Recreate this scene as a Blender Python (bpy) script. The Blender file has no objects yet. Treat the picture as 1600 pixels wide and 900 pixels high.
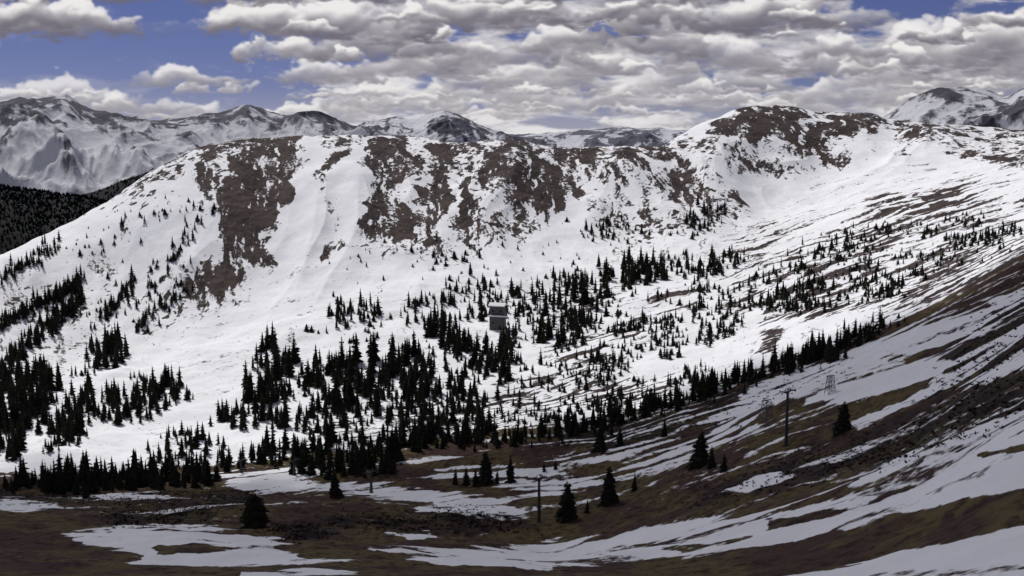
import bpy, math, random
import numpy as np
from mathutils import Vector
random.seed(7); RNG=np.random.default_rng(7)
S=bpy.context.scene; COL=S.collection
F=1716.0; PITCH=math.radians(7.8); CZ=160.0
cp,sp=math.cos(PITCH),math.sin(PITCH)
# ------------------------------------------------------------------ camera
cam=bpy.data.cameras.new('camera'); co=bpy.data.objects.new('camera',cam); COL.objects.link(co)
cam.sensor_width=36; cam.lens=36*F/1600; cam.clip_start=1; cam.clip_end=90000
co.location=(0,0,CZ); co.rotation_euler=(math.radians(90)-PITCH,0,0); S.camera=co
S.view_settings.view_transform='Standard'; S.view_settings.look='None'; S.view_settings.exposure=0
# ------------------------------------------------------------------ helpers
def aim(px,py):
    a=(np.asarray(px,float)-800)/F; b=(450-np.asarray(py,float))/F
    dx=a; dy=cp+b*sp; dz=-sp+b*cp
    return np.arctan2(dx,dy), dz/np.hypot(dx,dy)
def project(x,y,z):
    z=z-CZ; dep=y*cp-z*sp
    dep=np.maximum(dep,1e-3)
    return 800+F*x/dep, 450-F*(y*sp+z*cp)/dep, dep
def hsh(ix,iy,seed):
    h=(ix*374761393+iy*668265263+seed*974634777)&0xFFFFFFFF
    h=((h^(h>>13))*1274126177)&0xFFFFFFFF
    return h^(h>>16)
TAB=np.linspace(0,2*math.pi,4097)[:-1]; CT,ST=np.cos(TAB),np.sin(TAB)
def perlin(x,y,seed=0):
    ix=np.floor(x).astype(np.int64); iy=np.floor(y).astype(np.int64)
    fx=x-ix; fy=y-iy
    u=fx*fx*fx*(fx*(fx*6-15)+10); v=fy*fy*fy*(fy*(fy*6-15)+10)
    def g(i,j):
        a=hsh(ix+i,iy+j,seed)&4095
        return CT[a]*(fx-i)+ST[a]*(fy-j)
    a=g(0,0);b=g(1,0);c=g(0,1);d=g(1,1)
    p=a+(b-a)*u
    return p+((c+(d-c)*u)-p)*v
def fbm(x,y,o=4,seed=0,gain=.5):
    r=0;a=1.0
    for k in range(o):
        r=r+a*perlin(x,y,seed+k*17); x=x*2.03+11.3; y=y*2.03+5.7; a*=gain
    return r
def unif(n,k=.17): return 1/(1+np.exp(-n/k))
def ridged(x,y,o=5,seed=0):
    r=0;a=.55;w=1.0
    for k in range(o):
        n=1-np.abs(perlin(x,y,seed+k*13))*1.9; n=np.clip(n,0,1)**2
        r=r+a*n*w; w=np.clip(n*1.6,0,1); x=x*2.07+3.1; y=y*2.07+7.9; a*=.5
    return r
def ss(x,a,b):
    t=np.clip((x-a)/(b-a),0,1); return t*t*(3-2*t)
def blur(a,s):
    r=max(1,int(s*2.5)); k=np.exp(-.5*(np.arange(-r,r+1)/s)**2); k/=k.sum()
    for ax in (0,1):
        p=np.pad(a,[(r,r) if i==ax else (0,0) for i in (0,1)],mode='edge'); o=np.zeros_like(a)
        for i,w in enumerate(k): o+=w*(p[i:i+a.shape[0],:] if ax==0 else p[:,i:i+a.shape[1]])
        a=o
    return a
def pchip_m(X,Y):
    h=X[1:]-X[:-1]; de=(Y[1:]-Y[:-1])/h
    m=np.zeros_like(Y); m[0]=de[0]; m[-1]=de[-1]
    a,b=de[:-1],de[1:]; w1=2*h[1:]+h[:-1]; w2=h[1:]+2*h[:-1]
    ok=a*b>0
    with np.errstate(divide='ignore',invalid='ignore'):
        mm=(w1+w2)/(w1/a+w2/b)
    m[1:-1]=np.where(ok,mm,0)
    return h,m
def pchip1(x,X,Y):
    X=np.asarray(X,float);Y=np.asarray(Y,float); h,m=pchip_m(X,Y)
    k=np.clip(np.searchsorted(X,x)-1,0,len(X)-2); u=np.clip((x-X[k])/h[k],0,1)
    return (2*u**3-3*u**2+1)*Y[k]+(u**3-2*u**2+u)*h[k]*m[k]+(-2*u**3+3*u**2)*Y[k+1]+(u**3-u**2)*h[k]*m[k+1]
def curve(pts,AZ):
    p=np.array(pts,float); az,t=aim(p[:,0],p[:,1])
    d=pchip1(AZ,az,p[:,2]); tt=pchip1(AZ,az,t)
    return d,d*tt+CZ
def loft(D,Z,rows):
    h,m=pchip_m(D,Z); ds=[];zs=[];sv=[]
    for k,n in enumerate(rows):
        us=np.arange(n)/n if k<len(rows)-1 else np.linspace(0,1,n)
        for u in us:
            ds.append(D[k]+u*h[k])
            zs.append((2*u**3-3*u**2+1)*Z[k]+(u**3-2*u**2+u)*h[k]*m[k]+(-2*u**3+3*u**2)*Z[k+1]+(u**3-u**2)*h[k]*m[k+1])
            sv.append(k+u)
    return np.array(ds),np.array(zs),np.array(sv)
def grid_mesh(name,X,Y,Z,mat,attrs=None,smooth=True):
    R,C=X.shape; me=bpy.data.meshes.new(name)
    v=np.stack([X,Y,Z],-1).reshape(-1,3).astype(np.float32)
    i=np.arange(R*C).reshape(R,C)
    q=np.stack([i[:-1,:-1],i[:-1,1:],i[1:,1:],i[1:,:-1]],-1).reshape(-1,4)
    me.vertices.add(len(v)); me.vertices.foreach_set('co',v.ravel())
    me.loops.add(q.size); me.loops.foreach_set('vertex_index',q.ravel().astype(np.int32))
    me.polygons.add(len(q)); me.polygons.foreach_set('loop_start',np.arange(0,q.size,4,dtype=np.int32))
    me.polygons.foreach_set('use_smooth',np.full(len(q),smooth))
    me.update(calc_edges=True)
    for k,a in (attrs or {}).items():
        at=me.attributes.new(k,'FLOAT','POINT'); at.data.foreach_set('value',np.ascontiguousarray(a).ravel().astype(np.float32))
    me.materials.append(mat)
    o=bpy.data.objects.new(name,me); COL.objects.link(o); return o
def mesh_pf(name,V,P,mats,smooth=False,mi=None):
    me=bpy.data.meshes.new(name); me.from_pydata([tuple(v) for v in V],[],P)
    for m in mats: me.materials.append(m)
    if mi is not None: me.polygons.foreach_set('material_index',np.array(mi,dtype=np.int32))
    if smooth: me.polygons.foreach_set('use_smooth',[True]*len(P))
    me.update(); return me
def link(name,me,parent=None):
    o=bpy.data.objects.new(name,me); COL.objects.link(o)
    if parent: o.parent=parent
    return o
def tag(o,label=None,cat=None,group=None,kind=None):
    for k,v in (('label',label),('category',cat),('group',group),('kind',kind)):
        if v: o[k]=v
    return o
# ------------------------------------------------------------------ node helpers
class NT:
    def __init__(s,nt): s.n=nt.nodes; s.l=nt.links
    def put(s,node,i,v):
        if v is None: return
        if isinstance(v,bpy.types.NodeSocket): s.l.new(v,node.inputs[i])
        else: node.inputs[i].default_value=v
    def m(s,op,a,b=None,c=None,clamp=False):
        n=s.n.new('ShaderNodeMath'); n.operation=op; n.use_clamp=clamp
        s.put(n,0,a); s.put(n,1,b); s.put(n,2,c); return n.outputs[0]
    def sstep(s,x,a,b,lo=0.,hi=1.):
        n=s.n.new('ShaderNodeMapRange'); n.interpolation_type='SMOOTHSTEP'
        s.put(n,0,x); s.put(n,1,a); s.put(n,2,b); s.put(n,3,lo); s.put(n,4,hi); return n.outputs[0]
    def xyz(s,x,y,z):
        n=s.n.new('ShaderNodeCombineXYZ'); s.put(n,0,x); s.put(n,1,y); s.put(n,2,z); return n.outputs[0]
    def noise(s,vec,scale,detail=4,rough=.5,dist=0.,dim='3D'):
        n=s.n.new('ShaderNodeTexNoise'); n.noise_dimensions=dim
        s.put(n,'Vector',vec); s.put(n,'Scale',scale); s.put(n,'Detail',detail); s.put(n,'Roughness',rough); s.put(n,'Distortion',dist)
        return n.outputs[0]
    def mix(s,f,a,b):
        n=s.n.new('ShaderNodeMix'); n.data_type='RGBA'; n.clamp_factor=True
        s.put(n,0,f)
        for i,v in ((6,a),(7,b)):
            if isinstance(v,bpy.types.NodeSocket): s.l.new(v,n.inputs[i])
            else: n.inputs[i].default_value=(*v,1)
        return n.outputs[2]
    def attr(s,name):
        n=s.n.new('ShaderNodeAttribute'); n.attribute_name=name; return n.outputs['Fac']
def new_mat(name):
    m=bpy.data.materials.new(name); m.use_nodes=True; nt=NT(m.node_tree)
    b=m.node_tree.nodes['Principled BSDF']; b.inputs['Roughness'].default_value=.9
    b.inputs['Specular IOR Level'].default_value=.1
    return m,nt,b
def terrain_mat(name,sc,snow,rock_a,rock_b,grass_a,grass_b,grass_c,w=.10,k=.5,bump=.5):
    m,t,b=new_mat(name)
    tc=t.n.new('ShaderNodeTexCoord'); P=tc.outputs['Object']
    bare=t.attr('bare'); near=t.attr('near'); dark=t.attr('dark'); tone=t.attr('tone')
    fine=t.noise(P,sc,4,.66)
    mask=t.sstep(t.m('ADD',bare,t.m('MULTIPLY',t.m('SUBTRACT',fine,.5),k)),-w,w)
    rock=t.mix(tone,rock_a,rock_b)
    rock=t.mix(t.sstep(fine,.5,.7,0,.5),rock,tuple(c*2.0 for c in rock_a))
    gr=t.mix(t.sstep(tone,.25,.75),grass_a,grass_b)
    gr=t.mix(t.sstep(fine,.44,.64,0,.85),gr,grass_c)
    gnd=t.mix(near,rock,gr)
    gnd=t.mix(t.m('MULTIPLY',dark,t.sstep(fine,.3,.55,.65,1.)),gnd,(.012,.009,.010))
    sn=t.mix(t.m('MULTIPLY',tone,.36),snow,tuple(c*.80 for c in snow))
    sn=t.mix(t.sstep(fine,.58,.76,0,.25),sn,(.42,.40,.40))
    c=t.mix(mask,sn,gnd)
    t.l.new(c,b.inputs['Base Color'])
    bn=t.n.new('ShaderNodeBump'); bn.inputs['Strength'].default_value=bump; bn.inputs['Distance'].default_value=.3/sc
    t.l.new(fine,bn.inputs['Height']); t.l.new(bn.outputs[0],b.inputs['Normal'])
    return m
# ------------------------------------------------------------------ main terrain
C1=[(-500,905,150),(0,905,140),(400,905,135),(800,905,130),(1200,905,115),(1600,890,95),(2100,860,85)]
C2=[(-500,815,310),(0,805,300),(400,802,300),(842,805,295),(1000,770,295),(1200,700,290),(1400,620,290),(1600,520,285),(2100,300,270)]
C3=[(-500,755,400),(0,742,400),(300,735,400),(600,700,400),(850,668,405),(1000,640,410),(1200,575,415),(1400,500,415),(1600,400,410),(2100,180,400)]
C4=[(-500,700,450),(0,690,450),(300,680,450),(600,640,455),(850,600,465),(1000,560,480),(1200,495,500),(1400,430,510),(1600,352,510),(2100,160,480)]
C5=[(-500,640,560),(0,570,590),(200,560,610),(400,505,630),(600,450,650),(800,425,680),(1000,388,730),(1100,368,770),(1200,345,840),(1300,312,890),(1450,270,900),(1600,240,900),(2100,150,800)]
C6=[(-500,640,640),(-100,462,720),(0,402,760),(60,371,790),(120,342,815),(170,314,840),(240,266,870),(300,233,900),(350,221,920),(400,215,940),(500,212,950),(600,210,955),(650,212,960),(720,222,960),(770,220,960),(830,226,965),(880,232,970),(950,230,980),(1030,228,1000),(1060,214,1060),(1110,189,1110),(1170,166,1150),(1230,164,1165),(1280,174,1180),(1350,175,1200),(1400,186,1220),(1450,191,1240),(1500,196,1260),(1600,204,1280),(2100,150,1200)]
AZ=np.concatenate([np.linspace(-.80,-.47,60)[:-1],np.linspace(-.47,.47,1150),np.linspace(.47,.80,60)[1:]])
nC=len(AZ); Ds=[];Zs=[]
Ds.append(np.full(nC,9.)); Zs.append(np.full(nC,CZ-7.))
for c in (C1,C2,C3,C4,C5,C6):
    d,z=curve(c,AZ); Ds.append(d);Zs.append(z)
Ds.append(Ds[-1]+320); Zs.append(Zs[-1]-120)
Ds.append(np.full(nC,2600.)); Zs.append(np.full(nC,CZ-420.))
Ds.append(np.full(nC,30000.)); Zs.append(np.full(nC,CZ-900.))
ROWS=[20,190,140,60,190,330,30,12,8]
D,Z,SS=loft(np.array(Ds),np.array(Zs),ROWS)
A2=np.broadcast_to(AZ,D.shape); X=D*np.sin(A2); Y=D*np.cos(A2)
s2=np.broadcast_to(SS[:,None],D.shape)
def tri(s,a,b,c,d): return np.clip((s-a)/(b-a),0,1)*np.clip((d-s)/(d-c),0,1)
env_face=tri(s2,4.7,5.3,5.55,6.02); env_face=env_face+.15*tri(s2,5.5,5.9,6.0,6.6)
env_mid=tri(s2,2.9,3.4,4.8,5.3); env_near=tri(s2,.8,1.2,2.8,3.3)
lat=A2*800
ribs=ridged(lat/140+fbm(X/200,Y/200,2,5)*.3,D/520,3,31)-.45
rough=fbm(X/13,Y/17,3,6)
Z=Z+env_face*(ribs*15+fbm(X/60,Y/90,3,3)*3.6+rough*.55)
Z=Z+env_mid*(fbm(X/70,Y/60,4,8)*3.4+rough*.7)
tus=fbm(X/2.2,Y/2.2,3,15,.6)
Z=Z+env_near*(fbm(X/60,Y/40,4,12)*3.0+fbm(X/9,Y/7,2,14)*.4)
Z=Z+tri(s2,5.7,5.95,6.1,6.5)*fbm(X/18,Y/30,4,19)*1.4
PX,PY,DEP=project(X,Y,Z)
wx=fbm(X/38,Y/55,5,41,.62); wy=fbm(X/38,Y/55,5,57,.62)
face=np.clip((s2-4.6)/.5,0,1)*(s2<6.3)
WX=PX+wx*np.where(s2<3,30,30); WY=PY+wy*np.where(s2<3,8,22)
def pmask(poly,soft,px=None,py=None):
    px=WX if px is None else px; py=WY if py is None else py
    p=np.array(poly,float); x0,y0=p.min(0)-soft*2; x1,y1=p.max(0)+soft*2
    sel=(px>x0)&(px<x1)&(py>y0)&(py<y1)&(s2<6.1)
    out=np.zeros(px.shape); x=px[sel];y=py[sel]
    if x.size==0: return out
    ins=np.zeros(x.shape,bool); dm=np.full(x.shape,1e9)
    for (ax,ay),(bx,by) in zip(p,np.roll(p,-1,0)):
        c=((ay>y)!=(by>y))
        with np.errstate(divide='ignore',invalid='ignore'):
            ins^=c&(x<(bx-ax)*(y-ay)/(by-ay+1e-12)+ax)
        ex,ey=bx-ax,by-ay; u=np.clip(((x-ax)*ex+(y-ay)*ey)/(ex*ex+ey*ey+1e-9),0,1)
        dm=np.minimum(dm,np.hypot(x-ax-u*ex,y-ay-u*ey))
    sd=np.where(ins,dm,-dm); out[sel]=np.clip(.5+sd/(2*soft),0,1); return out
# rock shows through the snow in downhill streaks on the face
streak=fbm(lat/14+wx*.5,D/75,6,71,.78)
Nface=unif(streak,.27)
speck=fbm(X/6,Y/9,3,73,.65)
bare=np.full(D.shape,.0)
bare=bare+face*(fbm(lat/70,D/140,4,75,.6)*.32+.08)
B=[([(388,205),(476,203),(472,262),(458,312),(430,362),(418,408),(385,415),(346,402),(348,368),(334,330),(326,290),(341,258),(366,232)],.92,16),
([(270,246),(310,220),(360,200),(480,196),(478,226),(400,234),(330,252)],.84,8),
([(342,395),(418,400),(388,425),(368,452),(320,485),(282,480),(308,432)],.70,13),
([(295,275),(325,236),(395,222),(370,245),(330,300)],.60,12),
([(160,330),(200,310),(215,318),(180,340)],.56,8),([(170,370),(200,350),(205,362),(180,378)],.5,8),
([(200,310),(290,240),(310,245),(240,315)],.48,12),
([(510,236),(540,226),(532,262),(512,302),(495,298),(503,268)],.76,9),
([(478,204),(570,200),(570,217),(478,219)],.72,4),
([(564,211),(612,202),(660,206),(658,262),(622,290),(584,282),(562,248)],.90,11),
([(653,212),(704,210),(720,250),(710,292),(698,335),(674,384),(636,352),(648,312),(652,268)],.89,12),
([(572,312),(608,286),(642,316),(658,352),(624,380),(578,370),(560,338)],.87,12),
([(630,345),(700,355),(732,395),(690,406),(645,390)],.56,14),
([(716,282),(752,306),(754,366),(736,388),(708,380),(702,330)],.82,11),
([(748,246),(795,214),(852,218),(890,255),(906,290),(890,328),(842,340),(794,316),(762,292)],.90,15),
([(700,216),(770,212),(775,290),(722,285)],.46,13),
([(880,226),(960,250),(950,302),(896,292)],.70,12),
([(860,222),(1040,219),(1070,252),(1012,272),(950,258)],.80,10),
([(1034,230),(1100,270),(1150,308),(1148,342),(1104,352),(1068,305)],.72,13),
([(905,300),(1000,305),(1110,340),(1100,372),(1000,365),(915,352)],.46,20),
([(915,258),(1060,258),(1105,310),(950,318)],.52,16),
([(750,326),(880,326),(905,372),(755,384)],.44,20),
([(500,380),(540,375),(530,410),(505,420)],.5,8),
([(575,372),(760,378),(785,422),(615,408)],.36,20),
([(285,490),(380,505),(330,550),(290,555)],.36,16),
([(1096,203),(1168,154),(1232,153),(1276,170),(1260,206),(1242,230),(1182,224),(1124,217)],.95,10),
([(1252,190),(1300,166),(1384,168),(1402,197),(1354,209),(1316,217),(1290,248),(1245,262),(1234,232)],.88,12),
([(1060,212),(1116,216),(1108,237),(1070,233)],.74,7),
([(1150,215),(1300,215),(1345,270),(1250,295),(1130,250)],.52,18),
([(1380,178),(1500,190),(1660,201),(1660,226),(1500,220),(1400,215)],.62,12),
([(1490,232),(1660,230),(1660,262),(1580,262),(1520,250)],.64,8),
([(1550,262),(1660,252),(1660,285),(1600,280)],.5,8)]
rockm=np.zeros(D.shape)
for p,v,sf in B:
    mk=pmask(p,sf); bare=np.maximum(bare,(v+.05)*mk-.05); rockm=np.maximum(rockm,mk)
for p,sf in [([(1266,176),(1280,180),(1260,214),(1244,212)],3),([(456,330),(480,225),(500,225),(470,330),(430,400),(420,400)],5),([(650,218),(660,218),(661,300),(650,300)],3),([(1010,240),(1060,262),(1050,268),(1000,250)],4),([(704,260),(718,262),(708,350),(696,380),(694,340)],4)]:
    bare=bare-(bare+.1)*.9*pmask(p,sf)
bsig=bare-Nface
bsig=bsig-face*np.clip(fbm(lat/5,D/26,3,105,.65)-.14,0,1)*1.1          # thin snow lines caught in the rock
bsig=np.maximum(bsig,face*(speck-.58+.22*rockm+fbm(lat/60,D/90,3,79)*.6)-(1-face))
# clean snow chutes
for p,sf in [([(474,240),(500,232),(505,300),(500,380),(500,440),(460,500),(400,540),(300,580),(200,600),(150,600),(300,520),(390,470),(430,400),(452,340)],10),([(540,235),(564,232),(566,300),(556,370),(540,372),(535,300)],7),([(900,315),(930,335),(960,385),(800,430),(600,435),(520,470),(500,420),(640,415),(800,400)],14),([(1130,290),(1350,270),(1480,240),(1500,285),(1320,330),(1200,345)],14),([(190,420),(260,350),(280,340),(250,420),(180,500)],14)]:
    bsig=bsig-.7*pmask(p,sf)
# terraces: dark lines of rock and scrub along the bench contours
terr=fbm(A2*17+wx*.6,s2*26+wy*.7,5,85,.66); Nt=unif(terr,.22)
bt=np.full(D.shape,-.04)
for p,v,sf in [([(1160,355),(1300,340),(1370,308),(1510,290),(1640,285),(1640,430),(1450,480),(1300,505),(1150,490),(1120,430)],.37,22),
([(1390,328),(1500,314),(1505,334),(1400,344)],.72,6),([(1350,316),(1510,292),(1512,304),(1380,328)],.78,5),([(1260,380),(1420,358),(1400,384),(1280,402)],.58,8),
([(1240,425),(1400,398),(1390,422),(1260,447)],.58,8),([(1400,455),(1640,385),(1640,425),(1500,458),(1420,482)],.66,9),([(1200,470),(1330,455),(1300,505),(1180,502)],.5,12),
([(1180,515),(1225,518),(1215,542),(1185,537)],.72,6),([(840,555),(980,512),(1060,470),(1100,480),(1000,545),(900,590)],.42,12),([(780,590),(960,585),(1060,600),(1000,630),(850,650),(740,640)],.46,14),
([(820,470),(1000,450),(1100,420),(1100,470),(960,500),(840,530)],.24,16),
([(480,660),(850,610),(850,670),(600,710)],.38,14),([(1250,250),(1480,240),(1640,280),(1500,300),(1350,320)],.08,20)]:
    bt=np.maximum(bt,v*pmask(p,sf))
midm=tri(s2,2.8,3.0,5.2,5.6)
bsig=np.maximum(bsig,np.where(midm>0,(bt-Nt)-(1-midm)*.6,-1))
# near hillside: mostly bare tundra with drifted snow in bands along the slope
nearm=np.clip((3.03-s2)/.12+.5+fbm(X/30,Y/20,3,77)*1.0,0,1)
band=fbm(A2*4.5+wx*.3,s2*17+fbm(X/60,Y/50,3,88)*1.5,4,83,.52)+.14*fbm(X/6,Y/4.5,3,84,.6); Nb=unif(band,.19)
SN=[([(1220,902),(1330,880),(1450,855),(1560,832),(1640,815),(1640,960),(1200,960)],.04,6),
([(585,852),(700,862),(850,850),(1000,828),(1130,812),(1230,792),(1330,758),(1400,716),(1480,692),(1540,660),(1640,618),(1640,760),(1560,782),(1480,792),(1400,806),(1330,834),(1200,856),(1050,874),(850,890),(700,882),(610,866)],.16,6),
([(98,836),(190,820),(330,824),(420,838),(455,860),(580,880),(460,884),(300,884),(200,882),(225,866),(130,852)],.10,5),
([(365,752),(450,738),(530,752),(700,768),(800,786),(838,818),(750,812),(640,784),(520,770),(400,768)],.18,6),
([(600,725),(700,715),(900,735),(960,760),(860,770),(700,750)],.40,8),
([(860,722),(1000,695),(1100,685),(1180,650),(1200,665),(1100,705),(980,728)],.34,6),
([(1090,664),(1250,568),(1330,562),(1488,560),(1484,592),(1400,602),(1330,628),(1230,622),(1150,655)],.12,6),
([(1320,545),(1420,512),(1560,484),(1530,522),(1420,552),(1330,562)],.20,5),
([(1330,664),(1480,598),(1492,606),(1400,650),(1345,672)],.18,4),
([(1480,598),(1640,520),(1640,560),(1500,612)],.36,5),([(1540,470),(1640,430),(1640,452),(1550,492)],.40,5),
([(0,778),(80,786),(60,797),(-60,797)],.1,4),([(600,836),(680,830),(700,842),(640,848)],.15,4),
([(140,768),(270,772),(260,780),(160,778)],.2,3),([(1120,764),(1200,738),(1240,744),(1170,770)],.2,4),
([(1350,600),(1500,560),(1640,480),(1640,510),(1500,590)],.52,8),
([(380,896),(500,892),(600,902),(380,910)],.1,3),([(300,735),(480,728),(600,745),(480,752),(330,748)],.42,5)]
g=np.where(s2<1.95,1.12,.92-.14*np.clip((PX-820)/300,0,1)*np.clip((1640-PX)/150,0,1))
g=np.where((s2<1.95)&(s2>1.45),1.12-.24*np.clip((PX-950)/300,0,1),g)
for p,v,sf in SN:
    mk=pmask(p,sf); g=np.where(mk>0,np.minimum(g,g*(1-mk)+v*mk),g)
for p,v,sf in [([(240,856),(300,848),(372,856),(330,862),(250,862)],1.1,3),
   ([(1180,812),(1330,792),(1420,760),(1330,800),(1200,828)],.9,5),([(1000,848),(1180,838),(1060,860)],.8,4),([(1330,832),(1500,796),(1640,765),(1640,792),(1480,830),(1350,858),(1200,880),(1190,868)],1.1,4),
   ([(1530,708),(1640,690),(1640,700),(1540,718)],.9,3)]:
    g=np.maximum(g,v*pmask(p,sf))
bsig=bsig*(1-nearm)+(g-Nb)*nearm
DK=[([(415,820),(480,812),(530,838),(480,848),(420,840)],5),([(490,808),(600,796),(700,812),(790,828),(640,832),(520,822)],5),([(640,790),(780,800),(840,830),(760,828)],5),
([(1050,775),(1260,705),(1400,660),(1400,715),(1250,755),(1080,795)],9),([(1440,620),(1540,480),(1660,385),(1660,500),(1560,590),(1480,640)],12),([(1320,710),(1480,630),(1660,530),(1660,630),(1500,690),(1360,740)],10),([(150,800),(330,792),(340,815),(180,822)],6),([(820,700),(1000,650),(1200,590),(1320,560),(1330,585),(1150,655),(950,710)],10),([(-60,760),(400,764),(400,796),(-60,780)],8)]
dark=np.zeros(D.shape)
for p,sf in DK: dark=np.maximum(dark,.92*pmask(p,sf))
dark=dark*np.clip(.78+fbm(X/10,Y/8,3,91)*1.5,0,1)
tone=unif(fbm(X/22,Y/22,4,95,.6),.16)
Z=Z+np.clip(bsig*3,0,1)*(fbm(X/6,Y/6,2,97)*np.where(s2<3,.35,1.0)+tus*np.where(s2<3,.30,.2))*np.clip((s2-.8)/.4,0,1)*(s2<6.05)
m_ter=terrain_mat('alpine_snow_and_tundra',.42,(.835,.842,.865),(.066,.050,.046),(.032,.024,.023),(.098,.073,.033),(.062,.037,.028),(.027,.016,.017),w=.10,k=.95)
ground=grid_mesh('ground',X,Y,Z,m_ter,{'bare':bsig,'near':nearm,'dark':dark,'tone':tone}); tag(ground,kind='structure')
PX,PY,DEP=project(X,Y,Z)
i0=ROWS[0]; i1=sum(ROWS[:6])+2
CM=np.minimum.accumulate(PY[i0:i1],axis=0)
def land(px,py):
    a,_=aim(px,py); c=int(np.clip(np.searchsorted(AZ,a),1,nC-1))
    f=(a-AZ[c-1])/(AZ[c]-AZ[c-1])
    if f<.5: c-=1
    k=int(np.argmax(CM[:,c]<=py))
    if k==0: return None
    j=i0+k; p0,p1=PY[j-1,c],PY[j,c]; u=0 if abs(p0-p1)<1e-6 else min(1,max(0,(p0-py)/(p0-p1)))
    d=D[j-1,c]+(D[j,c]-D[j-1,c])*u; z=Z[j-1,c]+(Z[j,c]-Z[j-1,c])*u
    return d*math.sin(a),d*math.cos(a),z
# ------------------------------------------------------------------ far ranges
def far_range(name,ridge,base,amp,wl,seed,mat,rocky,ncol=1000,nrow=260,crest=.12,low=0.0,con=1.0):
    p=np.array(ridge,float); a0,_=aim(p[0,0],p[0,1]); a1,_=aim(p[-1,0],p[-1,1])
    az=np.linspace(a0,a1,ncol)
    dr,zr=curve(ridge,az); db,zb=curve(base,az)
    dd,zz,sv=loft(np.array([db*.8,db,dr,dr*1.25]),np.array([zb-(zr-zb)*.5-30,zb,zr,zb]),[16,nrow,24])
    a=np.broadcast_to(az,dd.shape); x=dd*np.sin(a); y=dd*np.cos(a); s=np.broadcast_to(sv[:,None],dd.shape)
    la=a*p[:,2].mean()
    wq=fbm(x/wl,y/wl,3,seed+3)*.40
    r=ridged(la/wl+wq,dd/(wl*2.0)+wq,5,seed); rf=ridged(la/(wl*.30)+wq*2.5,dd/(wl*.8)+wq,4,seed+40)
    env=np.clip((s-.3)/.7,0,1)*np.where(s>1.25,np.clip((2-s)/.75,0,1),1)
    zz=zz+amp*env*((r-.55)+.16*(rf-.5))+amp*crest*np.clip(1-np.abs(s-2)*1.8,0,1)*((ridged(la/wl*2.6,dd/wl*1.2,5,seed+9)-.5)+.3*(rf-.5))
    fn=fbm(la/wl*11,dd/wl*6,5,seed+5,.66)
    up=np.clip((s-1.15)/.7,0,1)
    b=rocky-.5+con*((r-.5)*.55+(rf-.42)*.55+fn*.42)-low*(1-up)
    o=grid_mesh(name,x,y,zz,mat,{'bare':b,'near':np.zeros(dd.shape),'dark':np.zeros(dd.shape),'tone':unif(fbm(x/wl*3,y/wl*3,3,seed+7),.2)}); tag(o,kind='structure'); return x,y,zz,s,b
def hz(c,k,h=(.19,.205,.28)): return tuple(c[i]*(1-k)+h[i]*k for i in range(3))  # air haze blended into the base colours of the far ranges
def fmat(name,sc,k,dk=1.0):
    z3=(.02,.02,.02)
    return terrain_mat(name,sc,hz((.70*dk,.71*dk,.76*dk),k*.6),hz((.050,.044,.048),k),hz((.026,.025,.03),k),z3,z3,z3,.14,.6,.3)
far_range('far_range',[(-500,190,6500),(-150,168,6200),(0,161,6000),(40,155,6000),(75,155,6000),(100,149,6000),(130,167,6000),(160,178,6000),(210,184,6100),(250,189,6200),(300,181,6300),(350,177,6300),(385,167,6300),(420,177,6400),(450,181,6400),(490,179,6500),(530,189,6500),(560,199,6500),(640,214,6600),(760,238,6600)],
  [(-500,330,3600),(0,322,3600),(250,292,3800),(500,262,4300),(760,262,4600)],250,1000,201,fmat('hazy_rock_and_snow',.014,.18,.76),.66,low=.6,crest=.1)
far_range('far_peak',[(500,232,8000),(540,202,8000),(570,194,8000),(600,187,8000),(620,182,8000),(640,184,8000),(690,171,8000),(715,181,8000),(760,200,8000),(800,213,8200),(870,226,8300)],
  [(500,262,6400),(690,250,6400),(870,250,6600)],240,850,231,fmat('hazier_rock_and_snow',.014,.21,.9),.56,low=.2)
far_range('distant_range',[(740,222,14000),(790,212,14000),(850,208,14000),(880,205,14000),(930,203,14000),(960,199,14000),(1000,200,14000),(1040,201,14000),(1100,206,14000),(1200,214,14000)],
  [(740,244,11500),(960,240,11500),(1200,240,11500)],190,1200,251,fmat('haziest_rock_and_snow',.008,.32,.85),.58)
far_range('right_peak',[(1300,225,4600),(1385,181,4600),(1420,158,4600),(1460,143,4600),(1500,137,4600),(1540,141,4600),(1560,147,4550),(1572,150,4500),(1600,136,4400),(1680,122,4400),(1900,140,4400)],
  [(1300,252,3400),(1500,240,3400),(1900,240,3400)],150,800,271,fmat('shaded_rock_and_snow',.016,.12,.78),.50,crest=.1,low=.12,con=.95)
z3=(.01,.01,.01)
m_dkh=terrain_mat('dark_forest_floor',.05,(.06,.063,.075),(.006,.007,.008),(.004,.005,.006),z3,z3,z3,.1,.5,.3)
hx,hy,hzv,hs,hb=far_range('wooded_hill',[(-500,255,2500),(-100,278,2300),(0,291,2200),(60,298,2200),(130,308,2150),(180,318,2150),(300,350,2100),(420,380,2000)],[(-500,470,1500),(0,440,1500),(420,470,1500)],50,400,291,m_dkh,1.1,ncol=300,nrow=110,crest=.1)
gx2,gy2,gz2,gs2,gb2=far_range('shoulder_hill',[(80,330,3300),(160,297,3300),(205,278,3300),(255,261,3300),(320,250,3300),(420,250,3300)],[(80,350,2700),(250,340,2700),(420,340,2700)],40,500,311,m_dkh,1.2,ncol=200,nrow=60,crest=.1)
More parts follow.
